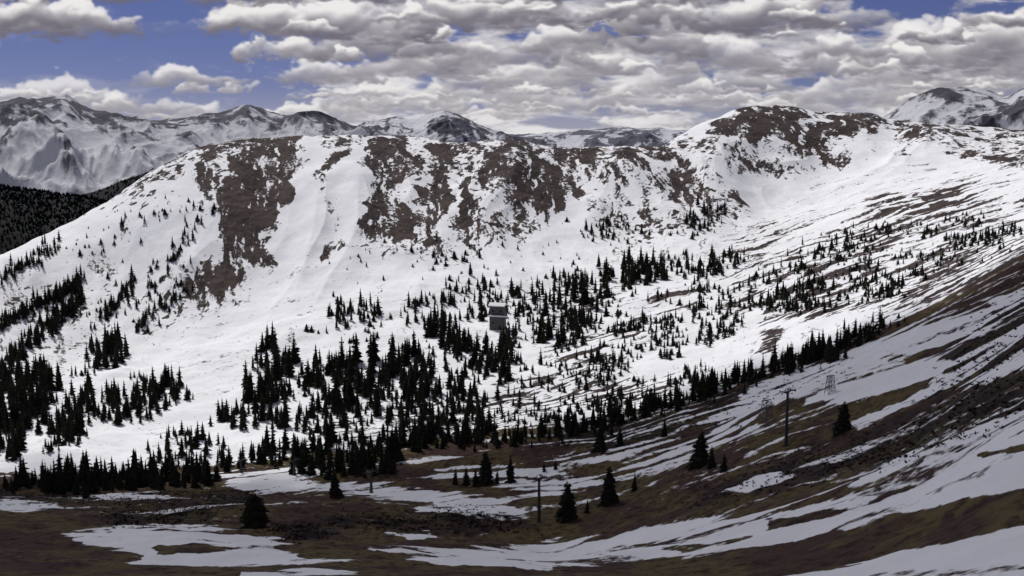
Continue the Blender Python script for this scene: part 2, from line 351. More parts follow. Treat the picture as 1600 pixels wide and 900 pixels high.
# ------------------------------------------------------------------ sun, unseen shade cloud, world
SAZ,SEL=math.radians(-35),math.radians(54)
SD=Vector((math.sin(SAZ)*math.cos(SEL),math.cos(SAZ)*math.cos(SEL),math.sin(SEL)))
sl=bpy.data.lights.new('sun','SUN'); sl.energy=3.2; sl.angle=math.radians(.5); sl.color=(1,.97,.935)
so=bpy.data.objects.new('sun',sl); COL.objects.link(so); so.rotation_euler=SD.to_track_quat('Z','Y').to_euler(); so.location=(0,0,900)
mc,tcn,bc=new_mat('shade_cloud_sheet'); bc.inputs['Base Color'].default_value=(.8,.8,.82,1); bc.inputs['Roughness'].default_value=1
tcn.l.new(tcn.attr('thick'),bc.inputs['Alpha'])
caz=np.linspace(-.85,.85,120); rr=np.linspace(-.6,1.08,120)[:,None]
ddc,zzc=curve(C3,caz)
dC=ddc*rr; gz=np.interp(np.clip(dC.ravel(),0,520),[0,130,300,420],[CZ-10,CZ-50,CZ-85,CZ-105]).reshape(dC.shape)
ax=np.broadcast_to(caz,dC.shape); gx=dC*np.sin(ax); gy=dC*np.cos(ax)
L=(CZ+420-gz)/SD.z
cx,cy=gx+SD.x*L,gy+SD.y*L
czz=CZ+420+fbm(cx/80,cy/80,4,333)*25
thick=np.clip((1.08-rr)/.2,0,1)*np.clip((rr+.6)/.2,0,1)*np.ones(dC.shape)
thick=.82*ss(thick+fbm(cx/60,cy/60,4,337)*.5,.1,.7)
cl=grid_mesh('unseen_shade_cloud',cx,cy,czz,mc,{'thick':thick}); tag(cl,kind='structure')  # out-of-view cloud sheet, added and shaped to shade the near hillside
W=bpy.data.worlds.new('World'); S.world=W; W.use_nodes=True
wt=NT(W.node_tree); wn=W.node_tree.nodes; wn.clear()
out=wn.new('ShaderNodeOutputWorld'); sky=wn.new('ShaderNodeTexSky'); sky.sky_type='NISHITA'; sky.sun_disc=False
sky.sun_elevation=SEL; sky.sun_rotation=SAZ; sky.altitude=3600; sky.air_density=1; sky.dust_density=.3; sky.ozone_density=2
tc=wn.new('ShaderNodeTexCoord'); sx=wn.new('ShaderNodeSeparateXYZ'); W.node_tree.links.new(tc.outputs['Generated'],sx.inputs[0])
el=sx.outputs[2]
mul=wn.new('ShaderNodeMix'); mul.data_type='RGBA'; mul.blend_type='MULTIPLY'; mul.inputs[0].default_value=1
W.node_tree.links.new(sky.outputs[0],mul.inputs[6]); mul.inputs[7].default_value=(.031,.027,.042,1)
cur=wt.mix(wt.sstep(el,.0,.05,.5,0.),mul.outputs[2],(.40,.42,.50))
zc=wt.m('MAXIMUM',el,.05)
pl=wt.noise(wt.xyz(wt.m('DIVIDE',sx.outputs[0],zc),wt.m('DIVIDE',sx.outputs[1],zc),9.),.8,2,.55)
cur=wt.mix(wt.m('MULTIPLY',wt.sstep(pl,.42,.6),wt.sstep(el,.16,.26)),cur,(.5,.49,.50))
bg=wn.new('ShaderNodeBackground'); W.node_tree.links.new(cur,bg.inputs[0]); bg.inputs[1].default_value=1
W.node_tree.links.new(bg.outputs[0],out.inputs[0])
try: W.cycles.sampling_method='MANUAL'; W.cycles.sample_map_resolution=256
except Exception as ex: print(ex)
# ------------------------------------------------------------------ cumulus on the sky dome
SXp,SYp=1.3,1.1
GX,GY=np.meshgrid(np.arange(-260,1862,SXp),np.arange(-130,236,SYp))
w1x=fbm(GX/80,GY/46,5,501,.58); w1y=fbm(GX/80,GY/46,5,505,.58)
QX=GX+w1x*36+fbm(GX/14,GY/11,3,503)*8
QY=GY+w1y*20+fbm(GX/14,GY/11,3,507)*7
GAPS=[(285,62,110,46),(120,84,160,20),(445,146,70,22),(395,66,40,20),(935,47,50,9),(1410,8,95,30),(390,116,95,18),(40,84,80,17),(235,40,34,50)]
def gapv(x,y):
    g_=0
    for a,b_,c_,d_ in GAPS: g_=np.maximum(g_,np.exp(-((x-a)/c_)**2-((y-b_)/d_)**2))
    return g_
GP=gapv(GX+w1x*60,GY+w1y*34)
sheet=ss(fbm(GX/170,GY/40,5,521,.55)+.25*ss(GX,300,560),-.10,.35)*(1-ss(GP,.15,.45))*(.85*ss(GX,250,520)+.15)*.85
AL=sheet.copy(); CR=sheet*np.clip(.60+.32*fbm(GX/80,GY/26,4,523,.55)+.0012*(GY-60),.3,.85)
CLD=[]; rc=random.Random(33)
for k in range(80):
    y=rc.uniform(140,205); x=rc.uniform(430,1700) if rc.random()<.8 else rc.uniform(-200,500)
    w_=rc.uniform(40,150)*(1.25-.6*(y-140)/65); CLD.append((x-w_/2,x+w_/2,y,y-rc.uniform(8,20)))
for k in range(26):
    y=rc.uniform(10,150); x=rc.uniform(420,1720); h=rc.uniform(22,46)*(.65+.35*(150-y)/150); w_=h*rc.uniform(1.7,2.8)
    if gapv(x,y-h*.4)>.3 or gapv(x-w_*.35,y-h*.4)>.4 or gapv(x+w_*.35,y-h*.4)>.4: continue
    CLD.append((x-w_/2,x+w_/2,y,y-h))
for c in [(-160,60,176,118),(20,215,178,102),(150,330,178,132),(236,362,136,94),(250,400,190,152),(340,500,190,160),(430,600,190,154),
(520,720,176,114),(650,860,164,108),(780,1010,178,120),(930,1140,166,112),(1080,1300,176,122),(1220,1450,162,104),(1380,1580,170,110),(1500,1740,156,96),
(425,590,130,76),(560,790,120,54),(720,930,140,76),(860,1100,120,58),(1020,1230,142,78),(1140,1390,120,52),(1330,1530,140,72),(1440,1720,124,48),
(366,540,96,48),(500,750,90,18),(690,930,106,38),(850,1090,86,10),(1040,1290,108,32),(1200,1380,92,40),(1380,1600,108,6),(1510,1780,90,-4),
(266,490,56,-4),(430,700,64,-20),(620,850,48,-32),(760,930,36,-24),(950,1190,58,-28),(1100,1330,48,-40),(1510,1640,44,-4),(-160,130,58,-18),(30,214,54,-10),(-60,110,46,-34),
(150,330,0,-60),(300,560,4,-70),(540,860,2,-70),(840,1140,0,-70),(1100,1300,-2,-70),(1500,1700,-10,-70),(-200,150,0,-80)]: CLD.append(c)
CLD.sort(key=lambda c:-c[2]+(c[3]-c[2])*.15)
for (xa,xb,by,ty) in CLD:
    h=by-ty; w_=xb-xa; far=min(1,max(0,(by-60)/130)); m=16+h*.6
    ix0=max(0,int((xa-m-GX[0,0])/SXp)-38); ix1=min(GX.shape[1],int((xb+m-GX[0,0])/SXp)+38)
    iy0=max(0,int((ty-m-GY[0,0])/SYp)-26); iy1=min(GX.shape[0],int((by+m-GY[0,0])/SYp)+26)
    if ix1-ix0<8 or iy1-iy0<8: continue
    sl_=(slice(iy0,iy1),slice(ix0,ix1)); qx=QX[sl_]; qy=QY[sl_]; T=np.zeros(qx.shape)
    n=int(14+w_/h*10); lump=[rc.uniform(.2,1) for _ in range(6)]; lump[rc.randrange(1,5)]=1
    for k in range(n):
        f=(k+rc.random())/n; e=math.sqrt(max(0,1-(2*f-1)**2))**.8*np.interp(f*5,range(6),lump)
        x=xa+f*w_; r=h*rc.uniform(.12,.36)*(.5+.5*e); y=by-(h*e-r)*rc.random()**.45-r*.3
        rxx=r*rc.uniform(1.05,1.5)
        q=1-((qx-x)/rxx)**2-((qy-y)/r)**2
        T=np.maximum(T,np.sqrt(np.maximum(q,0))*r)
    for k in range(int(4+w_/h*3)):
        f=rc.uniform(.0,1.0); x=xa+f*w_; r=h*rc.uniform(.12,.24); rxx=r*rc.uniform(2.5,4.5)
        q=1-((qx-x)/rxx)**2-((qy-by+r*.7)/r)**2
        T=np.maximum(T,np.sqrt(np.maximum(q,0))*r*.8)
    Tb=blur(T,1.9+h*.022); Tw=blur(T,4.+h*.07); T1=blur(T,1.3)
    def lam_(t_,k):
        gy_,gx_=np.gradient(t_,SYp,SXp); gy_*=k; gx_*=k
        return np.clip((gx_*.30+gy_*.80+.42)/np.sqrt(1+gx_**2+gy_**2),0,1)   # light from above and the left, painted into the cloud emission
    lam=.42*lam_(Tb,1.1)+.58*lam_(Tw,1.8)
    hf=np.clip((by-qy*.6-GY[sl_]*.4)/h,0,1)
    sh=np.clip(.06+.90*lam*(.2+.8*ss(hf,.06,.62))+.42*hf+.14*w1y[sl_],0,1)
    yb=GY[sl_]+fbm(GX[sl_]/34,GY[sl_]/9,4,513)*h*.22
    a=ss(T1,0,.24*h)*(1-ss(yb,by-h*.10,by+h*.16))*(.98-.2*far)*(1-.9*ss(GP[sl_],.55,.85))
    sh=sh*(1-.2*far)+.34*far*(1-sh)
    CR[sl_]=CR[sl_]*(1-a)+sh*a; AL[sl_]=AL[sl_]*(1-a)+a
LT=np.where(AL>1e-4,CR/np.maximum(AL,1e-4),.6)
edge=np.clip(np.minimum.reduce([(GX+260)/80,(1860-GX)/80,(GY+130)/40]),0,1)
daz,tt_=aim(GX,GY); dez=np.arctan(tt_); R_=42000.
m_ck=bpy.data.materials.new('cumulus'); m_ck.use_nodes=True; t=NT(m_ck.node_tree); m_ck.node_tree.nodes.clear()
em=t.n.new('ShaderNodeEmission'); trn=t.n.new('ShaderNodeBsdfTransparent'); mx=t.n.new('ShaderNodeMixShader'); ou=t.n.new('ShaderNodeOutputMaterial')
lt=t.attr('light'); c1=t.mix(t.sstep(lt,0.,.5),(.155,.143,.180),(.39,.372,.402)); c1=t.mix(t.sstep(lt,.36,.9),c1,(.85,.825,.82))
t.l.new(c1,em.inputs[0]); t.l.new(t.attr('cover'),mx.inputs[0]); t.l.new(trn.outputs[0],mx.inputs[1]); t.l.new(em.outputs[0],mx.inputs[2]); t.l.new(mx.outputs[0],ou.inputs[0])
try: m_ck.cycles.emission_sampling='NONE'
except Exception as ex: print(ex)
skyo=grid_mesh('sky',R_*np.cos(dez)*np.sin(daz),R_*np.cos(dez)*np.cos(daz),CZ+R_*np.sin(dez),m_ck,{'cover':AL*edge,'light':LT}); tag(skyo,kind='structure')
# ------------------------------------------------------------------ spruce trees
m_cr,t,b=new_mat('spruce_needles')
oi=t.n.new('ShaderNodeObjectInfo'); tcx=t.n.new('ShaderNodeTexCoord')
nz=t.noise(tcx.outputs['Object'],9,2,.6)
cc=t.mix(t.sstep(nz,.35,.65),(.007,.010,.008),(.022,.027,.019)); cc=t.mix(t.m('MULTIPLY',oi.outputs['Random'],.45),cc,(.028,.027,.019))
t.l.new(cc,b.inputs['Base Color']); b.inputs['Specular IOR Level'].default_value=.03
m_fw,t,b=new_mat('far_wood_needles'); tcx=t.n.new('ShaderNodeTexCoord')
t.l.new(t.mix(t.noise(tcx.outputs['Object'],.02,2,.6),(.004,.005,.006),(.010,.012,.012)),b.inputs['Base Color']); b.inputs['Specular IOR Level'].default_value=.0
m_tr,t,b=new_mat('spruce_bark'); tcx=t.n.new('ShaderNodeTexCoord')
t.l.new(t.mix(t.noise(tcx.outputs['Object'],20,2,.6),(.03,.022,.017),(.09,.07,.055)),b.inputs['Base Color'])
def crown_geo(seed,nw,mb,sub,r0,pw=.72):
    rn=random.Random(seed); V=[];P=[]
    lean=rn.uniform(-.03,.03)
    def kite(o,d,L,wd,up,droop):
        sx_,sy_=-d[1],d[0]; n=len(V)
        mid=(o[0]+d[0]*L*.5,o[1]+d[1]*L*.5,o[2]+up*L*.5)
        tip=(o[0]+d[0]*L,o[1]+d[1]*L,o[2]+up*L-droop*.3*L)
        V.extend([o,mid,tip,(mid[0]+sx_*wd,mid[1]+sy_*wd,mid[2]-droop*wd),(mid[0]-sx_*wd,mid[1]-sy_*wd,mid[2]-droop*wd)])
        P.extend([(n,n+3,n+1),(n+1,n+3,n+2),(n,n+1,n+4),(n+1,n+2,n+4)])
        return mid
    lop=rn.uniform(0,6.28); lopa=rn.uniform(.05,.3)
    for i in range(nw):
        f=i/(nw-1); z=.05+.92*f**.95
        R=r0*((1-f)**pw*.94+.035)*rn.uniform(.72,1.2)
        m=max(4,int(mb*(1-.5*f)))
        ph=rn.uniform(0,6.28)
        for k in range(m):
            a=ph+6.283*k/m+rn.uniform(-.3,.3)
            L=R*rn.uniform(.6,1.22)*(1+lopa*math.cos(a-lop))
            if rn.random()<.08: continue
            d=(math.cos(a),math.sin(a)); o=(lean*z,0,z+rn.uniform(-.012,.012))
            up=-.28+.55*f+rn.uniform(-.1,.1)
            mid=kite(o,d,L,L*rn.uniform(.26,.4),up,1.0)
            if sub:
                for s_ in (-1,1):
                    a2=a+s_*rn.uniform(.5,.8); kite(mid,(math.cos(a2),math.sin(a2)),L*rn.uniform(.38,.6),L*.16,up-.25,.9)
    n=len(V); V.append((lean,0,1.0))
    for k in range(7):
        a=6.283*k/7; V.append((r0*.45*math.cos(a)*rn.uniform(.7,1.2),r0*.45*math.sin(a)*rn.uniform(.7,1.2),.07+rn.uniform(0,.05)))
    for k in range(7): P.append((n,n+1+k,n+1+(k+1)%7))
    return V,P
def trunk_geo():
    V=[];P=[]
    for j,(z,r) in enumerate([(-.06,.022),(.0,.017),(.3,.012),(.7,.006),(.97,.002)]):
        for k in range(7): V.append((r*math.cos(6.283*k/7),r*math.sin(6.283*k/7),z))
    for j in range(4):
        for k in range(7): P.append((j*7+k,j*7+(k+1)%7,(j+1)*7+(k+1)%7,(j+1)*7+k))
    return V,P
VAR=[]
tv,tp=trunk_geo(); trunk_me=mesh_pf('spruce_trunk',tv,tp,[m_tr],True)
for i in range(8):
    v,p=crown_geo(100+i,20,9,True,[.19,.21,.24,.18,.26,.2,.23,.25][i])
    VAR.append(mesh_pf('spruce_crown',v,p,[m_cr]))
FULL=[mesh_pf('full_spruce_crown',*crown_geo(150+i,22,13,True,[.27,.30,.33][i],.62),[m_cr]) for i in range(3)]
BUSH=mesh_pf('bushy_spruce_crown',*crown_geo(170,22,15,True,.42,.42),[m_cr])
ONE=[]
for i in range(6):
    v,p=crown_geo(300+i,14,8,True,[.2,.24,.21,.26,.19,.23][i]); n=len(v)
    ONE.append(mesh_pf('spruce_tree',v+tv,p+[tuple(q+n for q in f) for f in tp],[m_cr,m_tr],False,[0]*len(p)+[1]*len(tp)))
LOW=[crown_geo(400+i,8,6,False,[.2,.24,.27,.22,.3][i]) for i in range(5)]
trees=[]; CL=[]
def inside(poly,x,y):
    c=False;n=len(poly)
    for i in range(n):
        (ax,ay),(bx,by)=poly[i],poly[(i+1)%n]
        if (ay>y)!=(by>y) and x<(bx-ax)*(y-ay)/(by-ay)+ax: c=not c
    return c
def area(desc,poly,n,h0,h1,gap_=3.0,rag=9):
    ci=len(CL); CL.append(desc); xs=[p[0] for p in poly]; ys=[p[1] for p in poly]; got=[];tr=0
    while len(got)<n and tr<n*60:
        tr+=1; x=random.uniform(min(xs),max(xs)); y=random.uniform(min(ys),max(ys))
        if not inside(poly,x,y): continue
        if any(abs(x-a)<gap_ and abs(y-b_)<gap_*1.3 for a,b_ in got): continue
        got.append((x,y)); trees.append((ci,x+random.gauss(0,rag),y+random.gauss(0,rag*.5),h0*.75+(h1-h0*.75)*random.random()**1.7))
def clump(desc,poly,nc,per,spread,h0,h1):
    ci=len(CL); CL.append(desc); xs=[p[0] for p in poly]; ys=[p[1] for p in poly]; k=0
    while k<nc:
        x=random.uniform(min(xs),max(xs)); y=random.uniform(min(ys),max(ys))
        if not inside(poly,x,y): continue
        k+=1; big=random.uniform(.55,1)
        for j in range(random.randint(max(1,per//3),per)):
            trees.append((ci,x+random.gauss(0,spread),y+random.gauss(0,spread*.35),(h0+(h1-h0)*random.random()**1.5)*big))
def line(desc,pts,n,jx,jy,h0,h1,lump_=0):
    ci=len(CL); CL.append(desc)
    L=[0]
    for a,b_ in zip(pts,pts[1:]): L.append(L[-1]+math.hypot(b_[0]-a[0],b_[1]-a[1]))
    cs=[random.random() for _ in range(lump_)]
    for k in range(n):
        f=(k+random.random())/n
        if lump_ and random.random()<.35: f=min(.999,max(0,random.choice(cs)+random.gauss(0,.022)))
        q=f*L[-1]; i=max(0,min(len(pts)-2,sum(1 for v in L if v<=q)-1)); u=(q-L[i])/(L[i+1]-L[i])
        x=pts[i][0]+(pts[i+1][0]-pts[i][0])*u+random.gauss(0,jx); y=pts[i][1]+(pts[i+1][1]-pts[i][1])*u+random.gauss(0,jy)
        trees.append((ci,x,y,h0*.8+(h1-h0*.8)*random.random()**1.6))
area('in the thick grove under the long snow gully',[(385,630),(395,560),(430,535),(450,560),(470,600),(455,640)],56,28,52,2.8,12)
area('in the tall grove at the middle of the slope',[(488,615),(500,575),(560,560),(605,560),(610,610),(540,640)],66,30,53,2.8,12)
area('in the broad grove right of the tallest grove',[(605,570),(640,555),(672,565),(668,605),(615,610)],46,28,48,2.8,11)
area('in the packed wedge of spruces at valley centre',[(660,515),(680,500),(705,510),(738,540),(735,555),(690,548)],50,26,46,3.0,6)
area('in the steep stand just below the grey hut',[(740,570),(765,550),(800,530),(815,545),(790,590),(745,592)],40,24,42)
area('in the loose lower wood crossing the valley',[(330,650),(480,640),(600,620),(740,590),(745,640),(640,660),(480,680),(340,670)],170,20,44)
area('in the stand below the left snow apron',[(150,660),(160,620),(230,600),(285,590),(290,625),(220,660)],95,22,40,2.6)
area('in the small clump on the left slope',[(135,575),(145,540),(180,530),(206,560),(170,578)],56,22,40,2.6,5)
area('in the black stand at the left edge',[(-10,720),(-10,610),(60,580),(90,590),(70,650),(30,715)],180,28,48,2.6)
area('in the stand between left edge and apron',[(78,695),(90,640),(140,610),(150,640),(120,690)],80,24,42,2.6)
area('in the long belt along the bottom left',[(-10,760),(110,742),(200,745),(330,742),(330,760),(200,766),(0,768)],210,22,48,2.4)
area('in the open wood above the bottom belt',[(220,730),(260,690),(340,690),(360,720),(300,740)],44,22,40)
area('in the wood above the bright snow flat',[(340,725),(400,705),(480,700),(560,690),(640,690),(620,740),(500,745),(420,728)],130,26,48)
clump('in the scattered trees below the centre groves',[(480,700),(560,660),(740,640),(780,655),(640,690)],18,6,9,18,38)
line('in the middle stretch of the valley edge row',[(640,690),(740,690),(860,682),(940,665),(1000,648)],190,8,7,16,42,9)
line('in the row climbing along the shaded edge',[(1000,648),(1090,620),(1200,585),(1260,562),(1310,552)],210,8,6,14,42,9)
line('in the top right end of the edge row',[(1310,545),(1360,522),(1405,500)],64,7,6,12,32,3)
area('in the crowd of spruces right of the hut',[(835,520),(860,460),(940,440),(950,480),(900,540),(850,545)],115,20,40)
area('in the pointed cluster right of that crowd',[(955,440),(975,420),(1035,415),(1045,440),(990,448)],50,22,38,2.8,6)
clump('in the thin scatter on the bright snow',[(860,610),(900,560),(1000,545),(1060,555),(970,595),(890,620)],30,5,9,10,32)
clump('on the snow tongue in the right valley',[(960,520),(1080,480),(1150,480),(1150,530),(1050,550),(970,545)],50,6,10,8,28)
area('at the bend of the right valley',[(1050,430),(1090,405),(1160,390),(1170,410),(1090,455)],60,14,28)
line('in the line slanting through the right bench',[(1100,470),(1200,440),(1260,400),(1330,385),(1360,370)],70,12,6,8,24)
clump('on the right bench below the streaked snow',[(1150,480),(1260,440),(1400,440),(1470,430),(1380,470),(1250,490)],64,8,11,7,26)
line('on the far right bench at the sunny edge',[(1480,385),(1530,375),(1590,358)],56,5,4,8,20)
clump('on the wide streaked right bench',[(1200,430),(1330,360),(1500,340),(1600,340),(1560,400),(1450,430),(1300,440)],80,9,12,5,15)
area('on the spur below the ridge end',[(1058,372),(1070,340),(1100,315),(1140,330),(1130,350),(1075,375)],34,10,25)
area('on the slope right of the bare ribs',[(910,375),(930,345),(990,345),(1005,370),(950,382)],34,8,20)
area('in the faint band under the bare ribs',[(505,500),(520,470),(580,480),(605,505),(560,505)],50,14,30)
area('at the top of the valley trees',[(600,500),(660,462),(730,440),(800,440),(790,465),(700,470),(640,500)],60,10,26)
area('above the middle grove',[(740,500),(760,470),(830,450),(850,470),(800,500)],60,14,30)
area('along the foot of the bare ribs',[(650,400),(700,385),(780,410),(780,425),(690,425)],24,6,16)
line('in the high diagonal line at left',[(-10,515),(60,480),(130,440)],160,4,5,12,28)
line('in the lower diagonal line at left',[(-10,600),(40,545),(90,500),(130,465)],170,6,7,12,30)
line('in the upper left diagonal line',[(-10,440),(50,410),(90,385)],70,6,6,9,20)
line('in the thin vertical file at left',[(160,500),(185,470),(212,440)],60,6,7,10,26)
line('beside the bare rib at left',[(215,510),(245,430),(285,400),(300,330)],56,11,12,6,20)
line('along the lower bare rib',[(215,520),(260,480),(285,455)],30,7,7,10,24)
line('on the skyline shoulder of the left slope',[(100,400),(170,370),(230,340),(330,320)],44,18,12,4,13)
clump('on the pale left slope',[(100,540),(130,470),(180,400),(260,380),(310,430),(240,520),(140,560)],10,5,7,6,20)
clump('around the shaded flats',[(700,665),(830,640),(1000,600),(1100,575),(1080,600),(900,660)],44,7,11,7,26)
clump('across the middle valley snow',[(480,520),(660,480),(850,430),(1050,390),(1150,400),(1100,480),(960,560),(840,610),(740,590),(600,560)],130,6,10,8,26)
clump('across the lower left snow',[(0,560),(120,520),(280,580),(380,640),(330,690),(180,700),(0,720)],18,8,8,10,30)
area('between the centre groves',[(340,650),(400,590),(560,570),(740,560),(840,560),(840,640),(640,690),(480,700)],180,12,36)
area('down the lower face',[(500,380),(620,380),(900,330),(1050,340),(1150,390),(900,420),(620,440),(520,440)],60,4,11)
HERO=[(395,826,58,'bushy lone spruce standing dark in the left foreground tundra'),(522,776,42,'small lone spruce by the bright snow flat, left of the short lift tower'),
(760,757,56,'tall spruce rising from the small group above the lone lift tower'),(797,754,46,'slender spruce right of the tall one above the lone lift tower'),(712,757,28,'leftmost low spruce of the group above the lone lift tower'),(728,758,30,'second low spruce from the left in the group above the lone lift tower'),(744,758,26,'low spruce touching the left side of the tall one above the lift tower'),(777,756,24,'low spruce between the tall and the slender one above the lift tower'),
(885,812,64,'broad dark spruce just right of the lone lift tower'),(951,786,62,'broad spruce second to the right of the lone lift tower'),(992,767,32,'short spruce right of the two broad ones past the lift tower'),(918,800,22,'little spruce between the two broad ones near the lift tower'),
(1095,728,58,'pointed spruce on the shaded slope left of the tallest lift tower'),(1112,730,36,'short spruce leaning on the pointed one on the shaded slope'),(1132,736,30,'low spruce at the right of the shaded slope pair'),(1317,674,50,'lone spruce on the shaded hillside right of the tallest lift tower'),
(938,704,42,'spruce left of a matching pair on the shaded flat below the edge row'),(968,696,32,'shorter spruce of the pair on the shaded flat below the edge row'),(1038,682,32,'lone small spruce on the shaded flat nearer the tallest lift tower'),(850,736,16,'tiny spruce on the snow streaks above the lone lift tower'),(868,733,16,'tiny spruce, right one of two on the streaks above the lift tower'),(612,718,50,'tall spruce at the right end of the wood above the snow flat')]
NH0=len(CL)
for x,y,h,l in HERO: CL.append(l); trees.append((len(CL)-1,x,y,h))
trees=[t_ for t_ in trees if t_[0]>=NH0 or not (762<t_[1]<796 and 500<t_[2]<540 and t_[2]-t_[3]<494)]
# which trees really show: paint them far to near and count what stays visible
idb=np.full((450,800),-1,np.int32)
for i in sorted(range(len(trees)),key=lambda q:trees[q][2]):
    ci,px,py,hp=trees[i]
    for yy in range(int((py-hp)/2),int(py/2)+1):
        if 0<=yy<450:
            hw=max(.5,(yy*2-(py-hp))*.2/2); a_=max(0,int(round(px/2-hw))); b_=min(800,int(round(px/2+hw))+1)
            if b_>a_: idb[yy,a_:b_]=i
vis=np.bincount(idb[idb>=0],minlength=len(trees))
order=sorted(range(len(trees)),key=lambda i:(-(trees[i][0]>=NH0),-vis[i]))
indiv=set(order[:297])
LV=[];LP=[];by={}
for i,(ci,px,py,hp) in enumerate(trees):
    g=land(px,py)
    if g is None: continue
    x,y,z=g; dep=project(x,y,z)[2]; h=hp*float(dep)/F*1.02
    wsc=h*random.uniform(.85,1.25); rz=random.uniform(0,6.28)
    if ci>=NH0: wsc=h*random.uniform(.95,1.15)
    if i in indiv:
        if hp>38 or ci>=NH0:
            e=bpy.data.objects.new('spruce_tree',None); COL.objects.link(e); e.empty_display_size=.3
            cm=VAR[random.randrange(8)]
            if ci>=NH0: cm=BUSH if ci==NH0 else (FULL[random.randrange(3)] if hp>38 and 'slender' not in CL[ci] else cm)
            link('crown',cm,e); link('trunk',trunk_me,e)
        else: e=link('spruce_tree',ONE[random.randrange(6)])
        e.location=(x,y,z-.02*h); e.rotation_euler=(0,0,rz); e.scale=(wsc,wsc,h)
        by.setdefault(ci,[]).append((px,py,hp,e))
    else:
        if hp<12: wsc*=random.uniform(1.2,2.6)
        v,p=LOW[random.randrange(5)]; n=len(LV); c_,s_=math.cos(rz),math.sin(rz)
        LV.extend([(x+(a*c_-b*s_)*wsc,y+(a*s_+b*c_)*wsc,z+q*h-.03*h) for a,b,q in v]); LP.extend([tuple(k+n for k in f) for f in p])
tag(link('spruce_scatter',mesh_pf('spruce_scatter',LV,LP,[m_cr])),'small distant dark spruces scattered thinly over the snowy slopes and bench','trees',None,'stuff')
# far wood on the dark hills
FV=[];FP=[]
for (ax_,ay_,az_,as_,ab_,n,h0,h1) in ((hx,hy,hzv,hs,hb,11000,3.5,6.5),(gx2,gy2,gz2,gs2,gb2,1800,4,8)):
    ok=np.argwhere((as_>.9)&(as_<2.02)&(ab_>.05)); pick=RNG.choice(len(ok),n)
    for q in pick:
        r_,c_=ok[q]; x,y,z=ax_[r_,c_]+random.uniform(-5,5),ay_[r_,c_]+random.uniform(-5,5),az_[r_,c_]; h=random.uniform(h0,h1); w_=h*random.uniform(.3,.5); n0=len(FV); a0=random.uniform(0,6)
        FV.append((x,y,z+h)); FV.extend([(x+w_*math.cos(a0+1.257*k)*random.uniform(.7,1.2),y+w_*math.sin(a0+1.257*k)*random.uniform(.7,1.2),z+random.uniform(-.5,1.0)) for k in range(5)])
        FP.extend([(n0,n0+1+k,n0+1+(k+1)%5) for k in range(5)])
tag(link('far_wood',mesh_pf('far_wood',FV,FP,[m_fw])),'near black far wood covering the low hills at the left','forest',None,'stuff')
ORD=['first','second','third','fourth','fifth','sixth','seventh','eighth','ninth','tenth','eleventh','twelfth']
for ci,ls in by.items():
    if ci>=NH0: tag(ls[0][3],CL[ci],'tree','spruces standing apart on the near ground'); continue
    d=CL[ci]; ls.sort(key=lambda q:q[0]); grp='spruces '+d
    if len(ls)==1: tag(ls[0][3],'tallest dark spruce '+d,'tree',grp); continue
    tall=max(ls,key=lambda q:q[2]); low=max(ls,key=lambda q:q[1]-(1e4 if q is tall else 0))
    for k,q in enumerate(ls):
        if len(ls)<=12: lb=(ORD[k]+' dark spruce from the left ' if 0<k<len(ls)-1 else ('leftmost dark spruce ' if k==0 else 'rightmost dark spruce '))+d
        elif k==0: lb='leftmost dark spruce '+d
        elif k==len(ls)-1: lb='rightmost dark spruce '+d
        elif q is tall: lb='tallest dark spruce '+d
        elif q is low: lb='lowest standing dark spruce '+d
        else: lb='middling dark spruce '+d
        if len(lb.split())>16: print('LONG',lb)
        tag(q[3],lb,'tree',grp)
# ------------------------------------------------------------------ low scrub on the dark ledges (stuff)
m_sh,t,b=new_mat('low_scrub'); tcx=t.n.new('ShaderNodeTexCoord')
t.l.new(t.mix(t.noise(tcx.outputs['Object'],.3,2,.6),(.012,.009,.009),(.036,.023,.018)),b.inputs['Base Color'])
SV=[];SP=[]
for p,sf in DK:
    xs=[q[0] for q in p]; ys=[q[1] for q in p]; n=int(min(900,(max(xs)-min(xs))*(max(ys)-min(ys))/9))
    for _ in range(n):
        x=random.uniform(min(xs)-14,max(xs)+14); y=random.uniform(min(ys)-6,max(ys)+6)
        if not inside(p,x+random.gauss(0,10),y+random.gauss(0,5)): continue
        g=land(x,y)
        if g is None: continue
        R=random.uniform(.3,1.1); H=random.uniform(.2,.6)
        for k in range(9):
            a=random.uniform(0,6.28); r=R*random.random()**.5; n0=len(SV)
            bx_,by_=g[0]+r*math.cos(a),g[1]+r*math.sin(a); tz=H*(1-.6*(r/R)**2)*random.uniform(.6,1.1); w_=random.uniform(.12,.3); a2=random.uniform(0,6.28)
            SV.extend([(bx_-w_*math.cos(a2),by_-w_*math.sin(a2),g[2]-.15),(bx_+w_*math.cos(a2),by_+w_*math.sin(a2),g[2]-.15),(bx_+random.uniform(-.3,.3),by_+random.uniform(-.3,.3),g[2]+tz)])
            SP.append((n0,n0+1,n0+2))
tag(link('low_scrub',mesh_pf('low_scrub',SV,SP,[m_sh])),'low dark brown scrub along the ledges of the shaded tundra','scrub',None,'stuff')
